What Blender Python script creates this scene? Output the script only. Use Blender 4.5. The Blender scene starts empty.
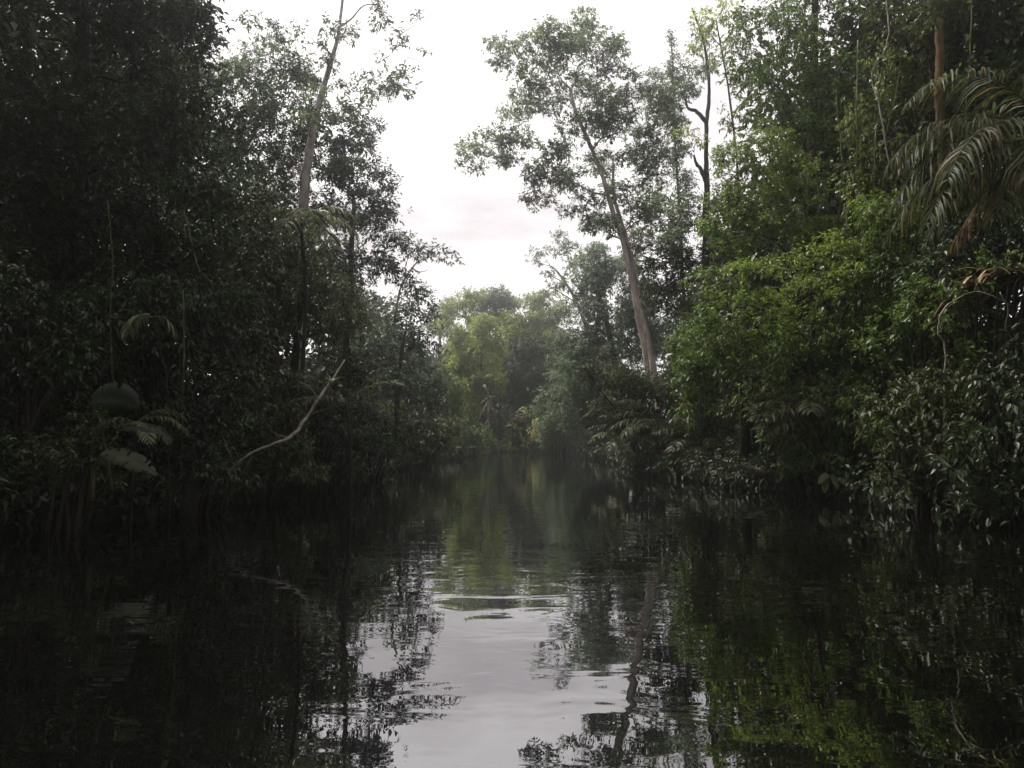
import bpy, math, random
import numpy as np

# ------------------------------------------------------------------ camera, world, sun, exposure
SC = bpy.context.scene
COL = SC.collection
W, H, F, HOR, CAMZ = 1024, 768, 769.0, 436.0, 1.2
PITCH = math.atan((HOR - H / 2) / F)

cam_d = bpy.data.cameras.new("camera")
cam_d.sensor_fit = 'HORIZONTAL'
cam_d.sensor_width = 36.0
cam_d.lens = 36.0 * F / W
cam_d.clip_start = 0.05
cam_d.clip_end = 3000
cam = bpy.data.objects.new("camera", cam_d)
cam.location = (0, 0, CAMZ)
cam.rotation_euler = (math.pi / 2 + PITCH, 0, 0)
COL.objects.link(cam)
SC.camera = cam

SUN_EL, SUN_AZ = 60.0, -52.0        # elevation, azimuth from +Y (negative = to the left)
world = bpy.data.worlds.new("World")
SC.world = world
world.use_nodes = True
nt = world.node_tree
for n in list(nt.nodes):
    nt.nodes.remove(n)
def wn(t, **kw):
    n = nt.nodes.new(t)
    for k, v in kw.items():
        setattr(n, k, v)
    return n
def wl(a, b):
    nt.links.new(a, b)
out = wn('ShaderNodeOutputWorld')
bg = wn('ShaderNodeBackground')
bg.inputs['Strength'].default_value = 0.122
sky = wn('ShaderNodeTexSky', sky_type='NISHITA', sun_disc=False)
sky.sun_elevation = math.radians(SUN_EL)
sky.sun_rotation = math.radians(SUN_AZ)
sky.air_density = 1.5
sky.dust_density = 5.0
tc = wn('ShaderNodeTexCoord')
mp = wn('ShaderNodeMapping')
mp.inputs['Scale'].default_value = (1.0, 1.0, 3.2)
mp.inputs['Location'].default_value = (0, 0, 0.46)
n1 = wn('ShaderNodeTexNoise')
n1.inputs['Scale'].default_value = 1.7
n1.inputs['Detail'].default_value = 6
n1.inputs['Roughness'].default_value = 0.55
rp = wn('ShaderNodeValToRGB')
rp.color_ramp.elements[0].position = 0.38
rp.color_ramp.elements[0].color = (5.7, 5.15, 5.15, 1)
rp.color_ramp.elements[1].position = 0.62
rp.color_ramp.elements[1].color = (11.5, 10.9, 10.8, 1)
mix = wn('ShaderNodeMix', data_type='RGBA')
mix.inputs['Factor'].default_value = 0.9
wl(tc.outputs['Generated'], mp.inputs['Vector'])
wl(mp.outputs['Vector'], n1.inputs['Vector'])
wl(n1.outputs['Fac'], rp.inputs['Fac'])
wl(sky.outputs['Color'], mix.inputs['A'])
wl(rp.outputs['Color'], mix.inputs['B'])
wl(mix.outputs['Result'], bg.inputs['Color'])
wl(bg.outputs['Background'], out.inputs['Surface'])

sun_d = bpy.data.lights.new("sun", 'SUN')
sun_d.energy = 4.8
sun_d.angle = math.radians(8)
sun_d.color = (1.0, 0.94, 0.82)
sun = bpy.data.objects.new("sun", sun_d)
sun.rotation_euler = (math.radians(90 - SUN_EL), 0, math.radians(180 - SUN_AZ))
sun.location = (-20, 30, 40)
COL.objects.link(sun)

SC.view_settings.view_transform = 'Standard'
SC.view_settings.look = 'None'
SC.view_settings.exposure = 0.40
SC.view_settings.gamma = 1.0
SC.view_settings.use_curve_mapping = False
SC.render.engine = 'CYCLES'
cy = SC.cycles
cy.max_bounces = 6
cy.diffuse_bounces = 3
cy.glossy_bounces = 3
cy.transmission_bounces = 3
cy.volume_bounces = 2
cy.transparent_max_bounces = 4
cy.caustics_reflective = False
cy.caustics_refractive = False
cy.sample_clamp_indirect = 4.0

# ------------------------------------------------------------------ helpers
RNG = np.random.default_rng(11)
random.seed(5)

def P(px, py, D):
    """point of the place seen at that direction, D metres up the river"""
    x, y = (px - W / 2) / F, (H / 2 - py) / F
    c, s = math.cos(PITCH), math.sin(PITCH)
    d = np.array([x, c - y * s, y * c + s])
    k = D / d[1]
    return np.array([0, 0, CAMZ]) + d * k

def interp(t, tab):
    return np.interp(t, [a for a, _ in tab], [b for _, b in tab])
XL = [(-40, -7.2), (8, -7.0), (10.5, -5.8), (12.5, -5.1), (20, -5.2), (30, -4.8), (45, -3.6), (58, -1.6), (66, 3), (76, 14), (95, 34)]
XR = [(-40, 7.6), (8, 7.4), (10.5, 6.4), (14, 6.4), (18, 5.9), (24, 4.9), (32, 5.2), (46, 5.0), (52, 7.0), (60, 13), (72, 26), (95, 50)]
def ground_z(x, y):
    xl, xr = interp(y, XL), interp(y, XR)
    d = np.maximum(xl - x, x - xr)            # > 0 on land
    t = np.clip((d + 1.2) / 2.4, 0, 1)
    return -0.9 + 1.3 * t * t * (3 - 2 * t) + np.clip(d, 0, 30) * 0.02

def mesh(name, V, faces, mat, parent=None, loc=(0, 0, 0), smooth=False, mats=None, mat_idx=None):
    """V (n,3) world points; faces: list of equal sized index arrays or a list of arrays (m,k)"""
    V = np.asarray(V, dtype=np.float32) - np.asarray(loc, dtype=np.float32)
    if not isinstance(faces, (list, tuple)):
        faces = [faces]
    me = bpy.data.meshes.new(name)
    me.vertices.add(len(V))
    me.vertices.foreach_set("co", V.ravel())
    tot = np.concatenate([np.full(len(f), f.shape[1], dtype=np.int32) for f in faces])
    idx = np.concatenate([np.asarray(f, dtype=np.int32).ravel() for f in faces])
    me.loops.add(len(idx))
    me.loops.foreach_set("vertex_index", idx)
    me.polygons.add(len(tot))
    start = np.concatenate([[0], np.cumsum(tot)[:-1]]).astype(np.int32)
    me.polygons.foreach_set("loop_start", start)
    me.polygons.foreach_set("loop_total", tot)
    if smooth:
        me.polygons.foreach_set("use_smooth", np.ones(len(tot), dtype=bool))
    if mat_idx is not None:
        me.polygons.foreach_set("material_index", np.asarray(mat_idx, dtype=np.int32))
    me.update(calc_edges=True)
    for m in (mats or [mat]):
        me.materials.append(m)
    o = bpy.data.objects.new(name, me)
    COL.objects.link(o)
    if parent is not None:
        o.parent = parent
    else:
        o.location = loc
    return o

def thing(name, label, cat, loc, group=None):
    o = bpy.data.objects.new(name, None)
    o.empty_display_size = 0.3
    o.location = tuple(float(v) for v in loc)
    o['label'] = label
    o['category'] = cat
    if group:
        o['group'] = group
    COL.objects.link(o)
    return o

def tag(o, label, cat, group=None):
    o['label'] = label
    o['category'] = cat
    if group:
        o['group'] = group
    return o

class MB:
    """collects vertices and faces of one mesh"""
    def __init__(s):
        s.V, s.F, s.n = [], {}, 0
    def add(s, V, Fs):
        V = np.asarray(V, dtype=np.float64)
        for f in (Fs if isinstance(Fs, (list, tuple)) else [Fs]):
            s.F.setdefault(f.shape[1], []).append(f + s.n)
        s.V.append(V)
        s.n += len(V)
    def build(s, name, mat, parent=None, loc=(0, 0, 0), smooth=False):
        return mesh(name, np.concatenate(s.V), [np.concatenate(v) for v in s.F.values()], mat, parent, loc, smooth)

def norm(a):
    return a / np.maximum(np.linalg.norm(a, axis=-1, keepdims=True), 1e-9)

def smooth_path(pts, radii, per=5):
    """Catmull-Rom through pts"""
    pts = np.asarray(pts, float); radii = np.asarray(radii, float)
    n = len(pts)
    if n == 2:
        t = np.linspace(0, 1, per + 1)[:, None]
        return pts[0] * (1 - t) + pts[1] * t, radii[0] * (1 - t[:, 0]) + radii[1] * t[:, 0]
    q = np.vstack([2 * pts[0] - pts[1], pts, 2 * pts[-1] - pts[-2]])
    O, R = [], []
    for i in range(n - 1):
        p0, p1, p2, p3 = q[i:i + 4]
        for t in np.linspace(0, 1, per, endpoint=False):
            O.append(0.5 * ((2 * p1) + (-p0 + p2) * t + (2 * p0 - 5 * p1 + 4 * p2 - p3) * t * t + (-p0 + 3 * p1 - 3 * p2 + p3) * t ** 3))
            R.append(radii[i] * (1 - t) + radii[i + 1] * t)
    O.append(pts[-1]); R.append(radii[-1])
    return np.array(O), np.array(R)

def tube(mb, pts, radii, sides=7, per=5, wob=0.0):
    C, R = smooth_path(pts, radii, per)
    if wob:
        C[1:-1] += RNG.normal(0, wob, (len(C) - 2, 3)) * R[1:-1, None]
    T = norm(np.gradient(C, axis=0))
    ref = np.array([0.31, 0.22, 0.1])
    a = norm(np.cross(T, ref + 0 * T)); b = np.cross(T, a)
    ang = np.linspace(0, 2 * np.pi, sides, endpoint=False)
    rr = R[:, None] * (1 + (RNG.uniform(-.13, .13, (len(C), sides)) if wob else 0))
    V = C[:, None] + rr[..., None] * (np.cos(ang)[None, :, None] * a[:, None] + np.sin(ang)[None, :, None] * b[:, None])
    n = len(C)
    i = np.arange(n - 1)[:, None] * sides; j = np.arange(sides)[None]
    k = (j + 1) % sides
    Q = np.stack([i + j, i + k, i + sides + k, i + sides + j], -1).reshape(-1, 4)
    caps = [np.arange(sides)[::-1][None], (np.arange(sides) + (n - 1) * sides)[None]]
    mb.add(V.reshape(-1, 3), [Q] + caps)
    return C, R

def leaves(mb, pos, d, up, L, wr=0.42, droop=0.15, fold=0.18):
    """kite leaves folded along the midrib. pos/d/up (n,3), L (n,)"""
    d = norm(d)
    s = norm(np.cross(d, up))
    nrm = np.cross(s, d)
    L = L[:, None]
    hw = L * wr / 2
    base = pos
    tip = pos + d * L - np.array([0, 0, 1.0]) * L * droop
    mid = pos + d * L * 0.45
    l = mid + s * hw + nrm * hw * fold
    r = mid - s * hw + nrm * hw * fold
    n = len(pos)
    V = np.stack([base, l, tip, r], 1).reshape(-1, 3)
    i = np.arange(n)[:, None] * 4
    Fc = np.concatenate([i + np.array([[0, 2, 1]]), i + np.array([[0, 3, 2]])], 0)
    mb.add(V, Fc)

def sphere_dirs(n, upbias=0.0):
    v = RNG.normal(0, 1, (n, 3))
    v = norm(v)
    v[:, 2] += upbias
    return norm(v)

def foliage_lobe(mb, c, rad, leaf, lai, droop=0.15, flat=0.6, nsub=10, wr=0.42, hang=0.0, twig=2.0, per=8, subr=0.4, shell=0.2):
    """leaf clusters on twigs, in lumps spread over an ellipsoid; returns the lump centres"""
    c = np.asarray(c); rad = np.asarray(rad)
    area = math.pi * rad[0] * rad[2]
    leaf = leaf * RNG.uniform(.78, 1.3)
    nleaf = int(max(30, lai * area / (0.5 * leaf * leaf * wr)))
    sd = sphere_dirs(nsub, 0.15)
    rr = RNG.uniform(0.4, 1.0, (nsub, 1)) ** 0.6
    sc = c + sd * rr * rad * 0.85
    w = RNG.uniform(0.55, 1.35, nsub)
    srad = w[:, None] * rad[None] * subr * np.array([1, 1, flat / 0.62 * 0.75])
    share = w ** 2 / (w ** 2).sum()
    ncl = np.maximum(1, (share * nleaf / per).astype(int))
    which = np.repeat(np.arange(nsub), ncl)
    m = len(which)
    dirs = sphere_dirs(m, 0.25 - hang)
    r = RNG.uniform(shell, 1.0, (m, 1)) ** 0.5
    r *= 1 + RNG.normal(0, 0.1, (m, 1))
    cc = sc[which] + dirs * r * srad[which]
    td = norm(dirs * 0.8 + RNG.normal(0, 0.5, (m, 3)) + np.array([0, 0, 0.15 - 1.3 * hang]))
    k = np.tile(np.arange(per), m)
    ci = np.repeat(np.arange(m), per)
    t = (k + RNG.uniform(0, .8, len(k))) / per
    tw = leaf * twig * RNG.uniform(0.6, 1.3, m)
    pos = cc[ci] + td[ci] * (tw[ci] * t)[:, None]
    side = norm(np.cross(td, RNG.normal(0, 1, (m, 3)) * 0.5 + np.array([0, 0, 1.0])))
    sg = np.where(k % 2 == 0, 1.0, -1.0)[:, None]
    ld = td[ci] * 0.55 + side[ci] * sg * 0.8 + RNG.normal(0, 0.32, (len(k), 3)) + np.array([0, 0, -droop - hang])
    up = RNG.normal(0, 0.42, (len(k), 3)) + np.array([0, 0, 1.0])
    L = leaf * RNG.uniform(0.55, 1.3, len(k))
    leaves(mb, pos, ld, up, L, wr, droop)
    return sc, srad

# ------------------------------------------------------------------ materials
def nodemat(name):
    m = bpy.data.materials.new(name)
    m.use_nodes = True
    t = m.node_tree
    for n in list(t.nodes):
        t.nodes.remove(n)
    def N(ty, **kw):
        n = t.nodes.new(ty)
        for k, v in kw.items():
            setattr(n, k, v)
        return n
    return m, t, N

def leafmat(name, c1, c2, trans=0.35, rough=0.42, tcol=None, dry=None, dryf=0.04, spec=0.4):
    m, t, N = nodemat(name)
    g = N('ShaderNodeNewGeometry')
    rp = N('ShaderNodeValToRGB')
    c1 = tuple(v * .62 for v in c1); c2 = tuple(v * 1.3 for v in c2)
    rp.color_ramp.elements[0].color = (*c1, 1)
    rp.color_ramp.elements[1].color = (*c2, 1)
    if dry:
        e = rp.color_ramp.elements.new(1 - dryf - 0.005)
        e.color = (*c2, 1)
        rp.color_ramp.elements[-1].position = 1 - dryf
        rp.color_ramp.elements[-1].color = (*dry, 1)
    t.links.new(g.outputs['Random Per Island'], rp.inputs['Fac'])
    tc = N('ShaderNodeTexCoord')
    no = N('ShaderNodeTexNoise')
    no.inputs['Scale'].default_value = 0.55
    no.inputs['Detail'].default_value = 2
    t.links.new(tc.outputs['Object'], no.inputs['Vector'])
    mr = N('ShaderNodeMapRange')
    mr.inputs['From Min'].default_value = 0.3
    mr.inputs['From Max'].default_value = 0.7
    mr.inputs['To Min'].default_value = 0.55
    mr.inputs['To Max'].default_value = 1.55
    t.links.new(no.outputs['Fac'], mr.inputs['Value'])
    mul = N('ShaderNodeVectorMath', operation='SCALE')
    t.links.new(rp.outputs['Color'], mul.inputs[0])
    t.links.new(mr.outputs['Result'], mul.inputs['Scale'])
    pb = N('ShaderNodeBsdfPrincipled')
    pb.inputs['Roughness'].default_value = rough
    pb.inputs['Specular IOR Level'].default_value = spec
    t.links.new(mul.outputs['Vector'], pb.inputs['Base Color'])
    tr = N('ShaderNodeBsdfTranslucent')
    tm = N('ShaderNodeMix', data_type='RGBA', blend_type='MULTIPLY')
    tm.inputs['Factor'].default_value = 1.0
    tm.inputs['B'].default_value = (*(tcol or (1.25, 1.3, 0.85)), 1)
    t.links.new(mul.outputs['Vector'], tm.inputs['A'])
    t.links.new(tm.outputs['Result'], tr.inputs['Color'])
    mx = N('ShaderNodeMixShader')
    mx.inputs['Fac'].default_value = trans
    o = N('ShaderNodeOutputMaterial')
    t.links.new(pb.outputs['BSDF'], mx.inputs[1])
    t.links.new(tr.outputs['BSDF'], mx.inputs[2])
    t.links.new(mx.outputs['Shader'], o.inputs['Surface'])
    return m

def barkmat(name, c1, c2, scale=6.0, bump=0.6):
    m, t, N = nodemat(name)
    tc = N('ShaderNodeTexCoord')
    mp = N('ShaderNodeMapping')
    mp.inputs['Scale'].default_value = (1, 1, 0.28)
    no = N('ShaderNodeTexNoise')
    no.inputs['Scale'].default_value = scale
    no.inputs['Detail'].default_value = 7
    no.inputs['Roughness'].default_value = 0.65
    rp = N('ShaderNodeValToRGB')
    rp.color_ramp.elements[0].position = 0.34
    rp.color_ramp.elements[0].color = (*c1, 1)
    rp.color_ramp.elements[1].position = 0.66
    rp.color_ramp.elements[1].color = (*c2, 1)
    bp = N('ShaderNodeBump')
    bp.inputs['Strength'].default_value = bump
    bp.inputs['Distance'].default_value = 0.03
    pb = N('ShaderNodeBsdfPrincipled')
    pb.inputs['Roughness'].default_value = 0.85
    pb.inputs['Specular IOR Level'].default_value = .15
    o = N('ShaderNodeOutputMaterial')
    L = t.links.new
    L(tc.outputs['Object'], mp.inputs['Vector']); L(mp.outputs['Vector'], no.inputs['Vector'])
    n2 = N('ShaderNodeTexNoise'); n2.inputs['Scale'].default_value = 2.3; n2.inputs['Detail'].default_value = 3
    L(tc.outputs['Object'], n2.inputs['Vector'])
    m2 = N('ShaderNodeMapRange'); m2.inputs['From Min'].default_value = .38; m2.inputs['From Max'].default_value = .62
    m2.inputs['To Min'].default_value = .72; m2.inputs['To Max'].default_value = 1.2
    L(n2.outputs['Fac'], m2.inputs['Value'])
    sc_ = N('ShaderNodeVectorMath', operation='SCALE')
    L(no.outputs['Fac'], rp.inputs['Fac']); L(rp.outputs['Color'], sc_.inputs[0]); L(m2.outputs['Result'], sc_.inputs['Scale']); L(sc_.outputs['Vector'], pb.inputs['Base Color'])
    L(no.outputs['Fac'], bp.inputs['Height']); L(bp.outputs['Normal'], pb.inputs['Normal'])
    L(pb.outputs['BSDF'], o.inputs['Surface'])
    return m

M = {}
M['overshaded'] = leafmat('leaf_shade_green', (.010, .016, .008), (.022, .032, .013), .2, .5, spec=.2)  # darker leaf green, deep shade under the bushes put into the colour
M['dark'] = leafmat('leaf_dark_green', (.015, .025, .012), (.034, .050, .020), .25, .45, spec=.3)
M['darkold'] = leafmat('leaf_olive_green', (.024, .034, .014), (.050, .064, .022), .30, .48, dry=(.09, .068, .03), spec=.22)
M['grey'] = leafmat('leaf_grey_green', (.052, .078, .054), (.110, .142, .098), .46, .42)
M['bluish'] = leafmat('leaf_blue_green', (.026, .041, .030), (.060, .080, .060), .4, .42)
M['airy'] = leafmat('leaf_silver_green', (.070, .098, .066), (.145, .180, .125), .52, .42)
M['mid'] = leafmat('leaf_mid_green', (.036, .064, .018), (.082, .126, .032), .38, .46, dry=(.13, .11, .03), spec=.28)
M['bright'] = leafmat('leaf_yellow_green', (.058, .092, .024), (.120, .162, .044), .45, .42)
M['lime'] = leafmat('leaf_lime_green', (.075, .115, .026), (.145, .190, .046), .5, .42)
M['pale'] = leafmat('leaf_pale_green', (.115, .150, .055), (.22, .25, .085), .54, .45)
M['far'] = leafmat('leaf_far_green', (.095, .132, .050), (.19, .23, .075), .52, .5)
M['frond'] = leafmat('frond_green', (.030, .042, .018), (.062, .075, .032), .35, .5, dry=(.20, .13, .06), dryf=.08, spec=.25)
M['frondtan'] = leafmat('frond_tan', (.022, .034, .012), (.050, .062, .024), .4, .5, dry=(.10, .072, .040), dryf=.2, spec=.15)
M['frondpale'] = leafmat('frond_pale', (.085, .105, .055), (.17, .19, .105), .4, .45, spec=.3)
M['frondbrown'] = leafmat('frond_dry', (.10, .070, .036), (.22, .155, .085), .3, .55, tcol=(1.3, 1.1, .8))
M['banana'] = leafmat('banana_leaf', (.050, .068, .032), (.085, .105, .050), .35, .5, spec=.2)
M['vein'] = leafmat('leaf_vein', (.09, .11, .06), (.11, .13, .07), .1, .5)
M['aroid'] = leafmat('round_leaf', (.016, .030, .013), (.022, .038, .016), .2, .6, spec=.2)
M['red'] = leafmat('leaf_rusty_red', (.15, .095, .075), (.22, .145, .11), .35, .45, tcol=(1.2, .95, .85))
M['yellow'] = leafmat('leaf_yellow', (.50, .48, .20), (.66, .64, .34), .4, .45, tcol=(1.1, 1.1, .9))
M['grass'] = leafmat('grass_blade', (.16, .20, .03), (.30, .34, .06), .45, .5)
M['bark'] = barkmat('bark_dark', (.010, .009, .007), (.034, .029, .022))
M['barkgrey'] = barkmat('bark_grey', (.12, .11, .098), (.34, .31, .28))
M['barkpale'] = barkmat('bark_pale', (.22, .19, .165), (.62, .54, .47), 4.0)
M['barkbrown'] = barkmat('bark_brown', (.025, .018, .011), (.14, .085, .042), 7.0, 1.0)
M['barkdriftwood'] = barkmat('bark_bleached', (.07, .062, .05), (.27, .245, .205), 9.0)
M['stem'] = barkmat('stem_green', (.045, .05, .025), (.10, .10, .05), 9.0, .3)
M['earth'] = barkmat('earth_mud', (.005, .004, .003), (.018, .014, .010), 1.5)

# water: dark tea coloured river, nearly still
m, t, N = nodemat('river_water'); M['water'] = m
tc = N('ShaderNodeTexCoord')
def wave(sx, sy, detail, rough=.5):
    mp = N('ShaderNodeMapping'); mp.inputs['Scale'].default_value = (sx, sy, 1)
    no = N('ShaderNodeTexNoise'); no.inputs['Scale'].default_value = 1.0
    no.inputs['Detail'].default_value = detail; no.inputs['Roughness'].default_value = rough
    no.inputs['Distortion'].default_value = .5
    t.links.new(tc.outputs['Object'], mp.inputs['Vector']); t.links.new(mp.outputs['Vector'], no.inputs['Vector'])
    return no.outputs['Fac']
def bump(h, dist, prev=None):
    b = N('ShaderNodeBump'); b.inputs['Strength'].default_value = 1.0; b.inputs['Distance'].default_value = dist
    t.links.new(h, b.inputs['Height'])
    if prev: t.links.new(prev, b.inputs['Normal'])
    return b.outputs['Normal']
patch = wave(.22, .10, 2)
pm = N('ShaderNodeMapRange'); pm.inputs['From Min'].default_value = .38; pm.inputs['From Max'].default_value = .66
pm.inputs['To Min'].default_value = .25; pm.inputs['To Max'].default_value = 1.0
t.links.new(patch, pm.inputs['Value'])
rip = N('ShaderNodeMath', operation='MULTIPLY')
t.links.new(wave(1.7, 3.4, 2, .45), rip.inputs[0]); t.links.new(pm.outputs['Result'], rip.inputs[1])
nn = bump(wave(.45, .9, 1), .0035)
nn = bump(rip.outputs[0], .0072, nn)
gl = N('ShaderNodeBsdfGlossy'); gl.inputs['Roughness'].default_value = .0; gl.inputs['Color'].default_value = (.93, .93, .95, 1)
df = N('ShaderNodeBsdfDiffuse'); df.inputs['Color'].default_value = (.0010, .0010, .0008, 1)
fr = N('ShaderNodeFresnel'); fr.inputs['IOR'].default_value = 1.5
fm = N('ShaderNodeMapRange'); fm.inputs['To Min'].default_value = .19; fm.inputs['To Max'].default_value = 1.0
t.links.new(fr.outputs['Fac'], fm.inputs['Value'])
for nd in (gl, fr):
    t.links.new(nn, nd.inputs['Normal'])
mx = N('ShaderNodeMixShader'); o = N('ShaderNodeOutputMaterial')
t.links.new(fm.outputs['Result'], mx.inputs['Fac']); t.links.new(df.outputs['BSDF'], mx.inputs[1]); t.links.new(gl.outputs['BSDF'], mx.inputs[2])
t.links.new(mx.outputs['Shader'], o.inputs['Surface'])

# ------------------------------------------------------------------ setting
gx = np.concatenate([np.linspace(-100, -14, 20), np.linspace(-12, 24, 90), np.linspace(27, 100, 20)])
gy = np.concatenate([np.linspace(-40, 4, 16), np.linspace(5, 90, 110), np.linspace(94, 130, 8)])
X, Y = np.meshgrid(gx, gy)
Z = ground_z(X, Y) + RNG.uniform(-.05, .05, X.shape)
nx = len(gx)
i = np.arange(len(gy) - 1)[:, None] * nx; j = np.arange(nx - 1)[None]
Q = np.stack([i + j, i + j + 1, i + nx + j + 1, i + nx + j], -1).reshape(-1, 4)
g = mesh('ground', np.stack([X, Y, Z], -1).reshape(-1, 3), Q, M['earth'], smooth=True); g['kind'] = 'structure'
w = mesh('river', np.array([[-100, -40, 0], [100, -40, 0], [100, 130, 0], [-100, 130, 0.]]), np.array([[0, 1, 2, 3]]), M['water']); w['kind'] = 'structure'

# closed box of thin mist, added to mimic lens glow around the sky
HAZE = 0.0033
hm, t, N = nodemat('glow_haze')
pv = N('ShaderNodeVolumePrincipled'); pv.inputs['Color'].default_value = (.90, .93, .97, 1)
pv.inputs['Density'].default_value = HAZE; pv.inputs['Anisotropy'].default_value = .93
o = N('ShaderNodeOutputMaterial'); t.links.new(pv.outputs['Volume'], o.inputs['Volume'])
b0, b1 = np.array([-102, -42, -2.2]), np.array([102, 132, 23.0])
bv = np.array([[x, y, z] for x in (0, 1) for y in (0, 1) for z in (0, 1)]) * (b1 - b0) + b0
hz = mesh('haze', bv, np.array([[0, 1, 3, 2], [4, 6, 7, 5], [0, 4, 5, 1], [2, 3, 7, 6], [0, 2, 6, 4], [1, 5, 7, 3]]), hm)
hz['kind'] = 'stuff'

# the unbroken forest behind both banks (and, unseen, behind the boat)
SKYLINE = [(0, -400), (205, -200), (225, 120), (330, 230), (400, 300), (440, 345), (560, 345), (640, 240), (700, 260), (760, 60), (800, -300), (1024, -400)]
mb = MB()
def forest_lump(x, y, z, r):
    c = np.array([x, y, z])
    n = int(260 * r * r / 3 * (.36 / min(.36, .08 + .010 * abs(y))) ** 1.3)
    d = sphere_dirs(n, .1)
    pos = c + d * (RNG.uniform(.3, 1, (n, 1)) ** .5) * np.array([r, r, r * .8])
    leaves(mb, pos, d + RNG.normal(0, .6, (n, 3)), RNG.normal(0, .5, (n, 3)) + [0, 0, 1], RNG.uniform(.6, 1.3, n) * min(.36, .08 + .010 * abs(y)), .5, .2)
for k in range(1700):
    side = -1 if k % 2 else 1
    y = RNG.uniform(-14, 66) if k % 3 else RNG.uniform(8, 30)
    edge = interp(y, XL) if side < 0 else interp(y, XR)
    x = edge + side * RNG.uniform(4.0, 11)
    r = RNG.uniform(1.0, 1.9)
    zmax = 14.0
    if 0 < y < 10 and abs(x) - 2.3 < .70 * y: continue
    if y > 4:
        px = W / 2 + F * (x - side * r * .5) / y
        if 0 < px < W:
            zmax = min(zmax, CAMZ + (HOR - interp(px, SKYLINE)) / F * y - r)
    if zmax < .6: continue
    forest_lump(x, y, RNG.uniform(.5, zmax), r)
for k in range(300):      # unseen boughs beside and behind the boat, added to block light on the banks
    side = -1 if k % 2 else 1
    y = RNG.uniform(-14, 5.5)
    x = RNG.uniform(4.6, 10)
    if x - 2.4 < .72 * y: continue
    forest_lump(side * x, y, RNG.uniform(3.5, 14), 1.7)
for k in range(240):      # unseen forest behind the boat, also screening the sky from the banks
    x = RNG.uniform(-14, 14); y = RNG.uniform(-22, -13)
    forest_lump(x, y, RNG.uniform(.5, 14), 1.8)
for k in range(460):      # beyond the far bend
    x = RNG.uniform(-26, 40) if k % 2 else RNG.uniform(-9, 12); y = RNG.uniform(84, 100)
    forest_lump(x, y, RNG.uniform(.5, 11), 2.2)
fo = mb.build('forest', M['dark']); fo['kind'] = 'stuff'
fo['label'] = 'dense dark rainforest closing in behind the trees on both banks'
# leafy fringe of low plants along both waterlines
mb = MB()
for k in range(2100):
    side = -1 if k % 2 else 1
    y = RNG.uniform(6, 72) if k % 3 else RNG.uniform(8, 30)
    if y < 8.5 or (y < 17 and RNG.uniform() < .2): continue
    edge = interp(y, XL) if side < 0 else interp(y, XR)
    u = RNG.uniform(-.9 if y > 17 else -.3, 3.2)
    x = edge + side * u
    n = int(RNG.uniform(50, 110)); sz = .10 + .0022 * y
    r = RNG.uniform(.3, .6)
    d = sphere_dirs(n, .2)
    pos = np.array([x, y, max(0.1, ground_z(x, y)) + RNG.uniform(.1, .5) + .35 * max(0, u)]) + d * RNG.uniform(.2, 1, (n, 1)) * np.array([r, r, r * .7])
    pos[:, 2] = np.maximum(pos[:, 2], .03)
    leaves(mb, pos, d + RNG.normal(0, .6, (n, 3)) - [0, 0, .3], RNG.normal(0, .5, (n, 3)) + [0, 0, 1], sz * RNG.uniform(.6, 1.4, n), .42, .25)
un = mb.build('undergrowth', M['overshaded']); un['kind'] = 'stuff'
un['label'] = 'tangle of low leafy plants along both waterlines'

# ------------------------------------------------------------------ plant builders
def lobes_at(lobes, D, depth=1.0, dz=1.0):
    out = []
    for lb in lobes:
        px, py, rx, ry = lb[:4]
        dd = lb[4] if len(lb) > 4 else RNG.uniform(-dz, dz) * (rx + ry) / 2 / F * D
        d = D + dd
        c = P(px, py, d)
        k = d / F
        out.append((c, np.array([rx * k, (rx + ry) / 2 * k * depth, ry * k])))
    return out

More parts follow.
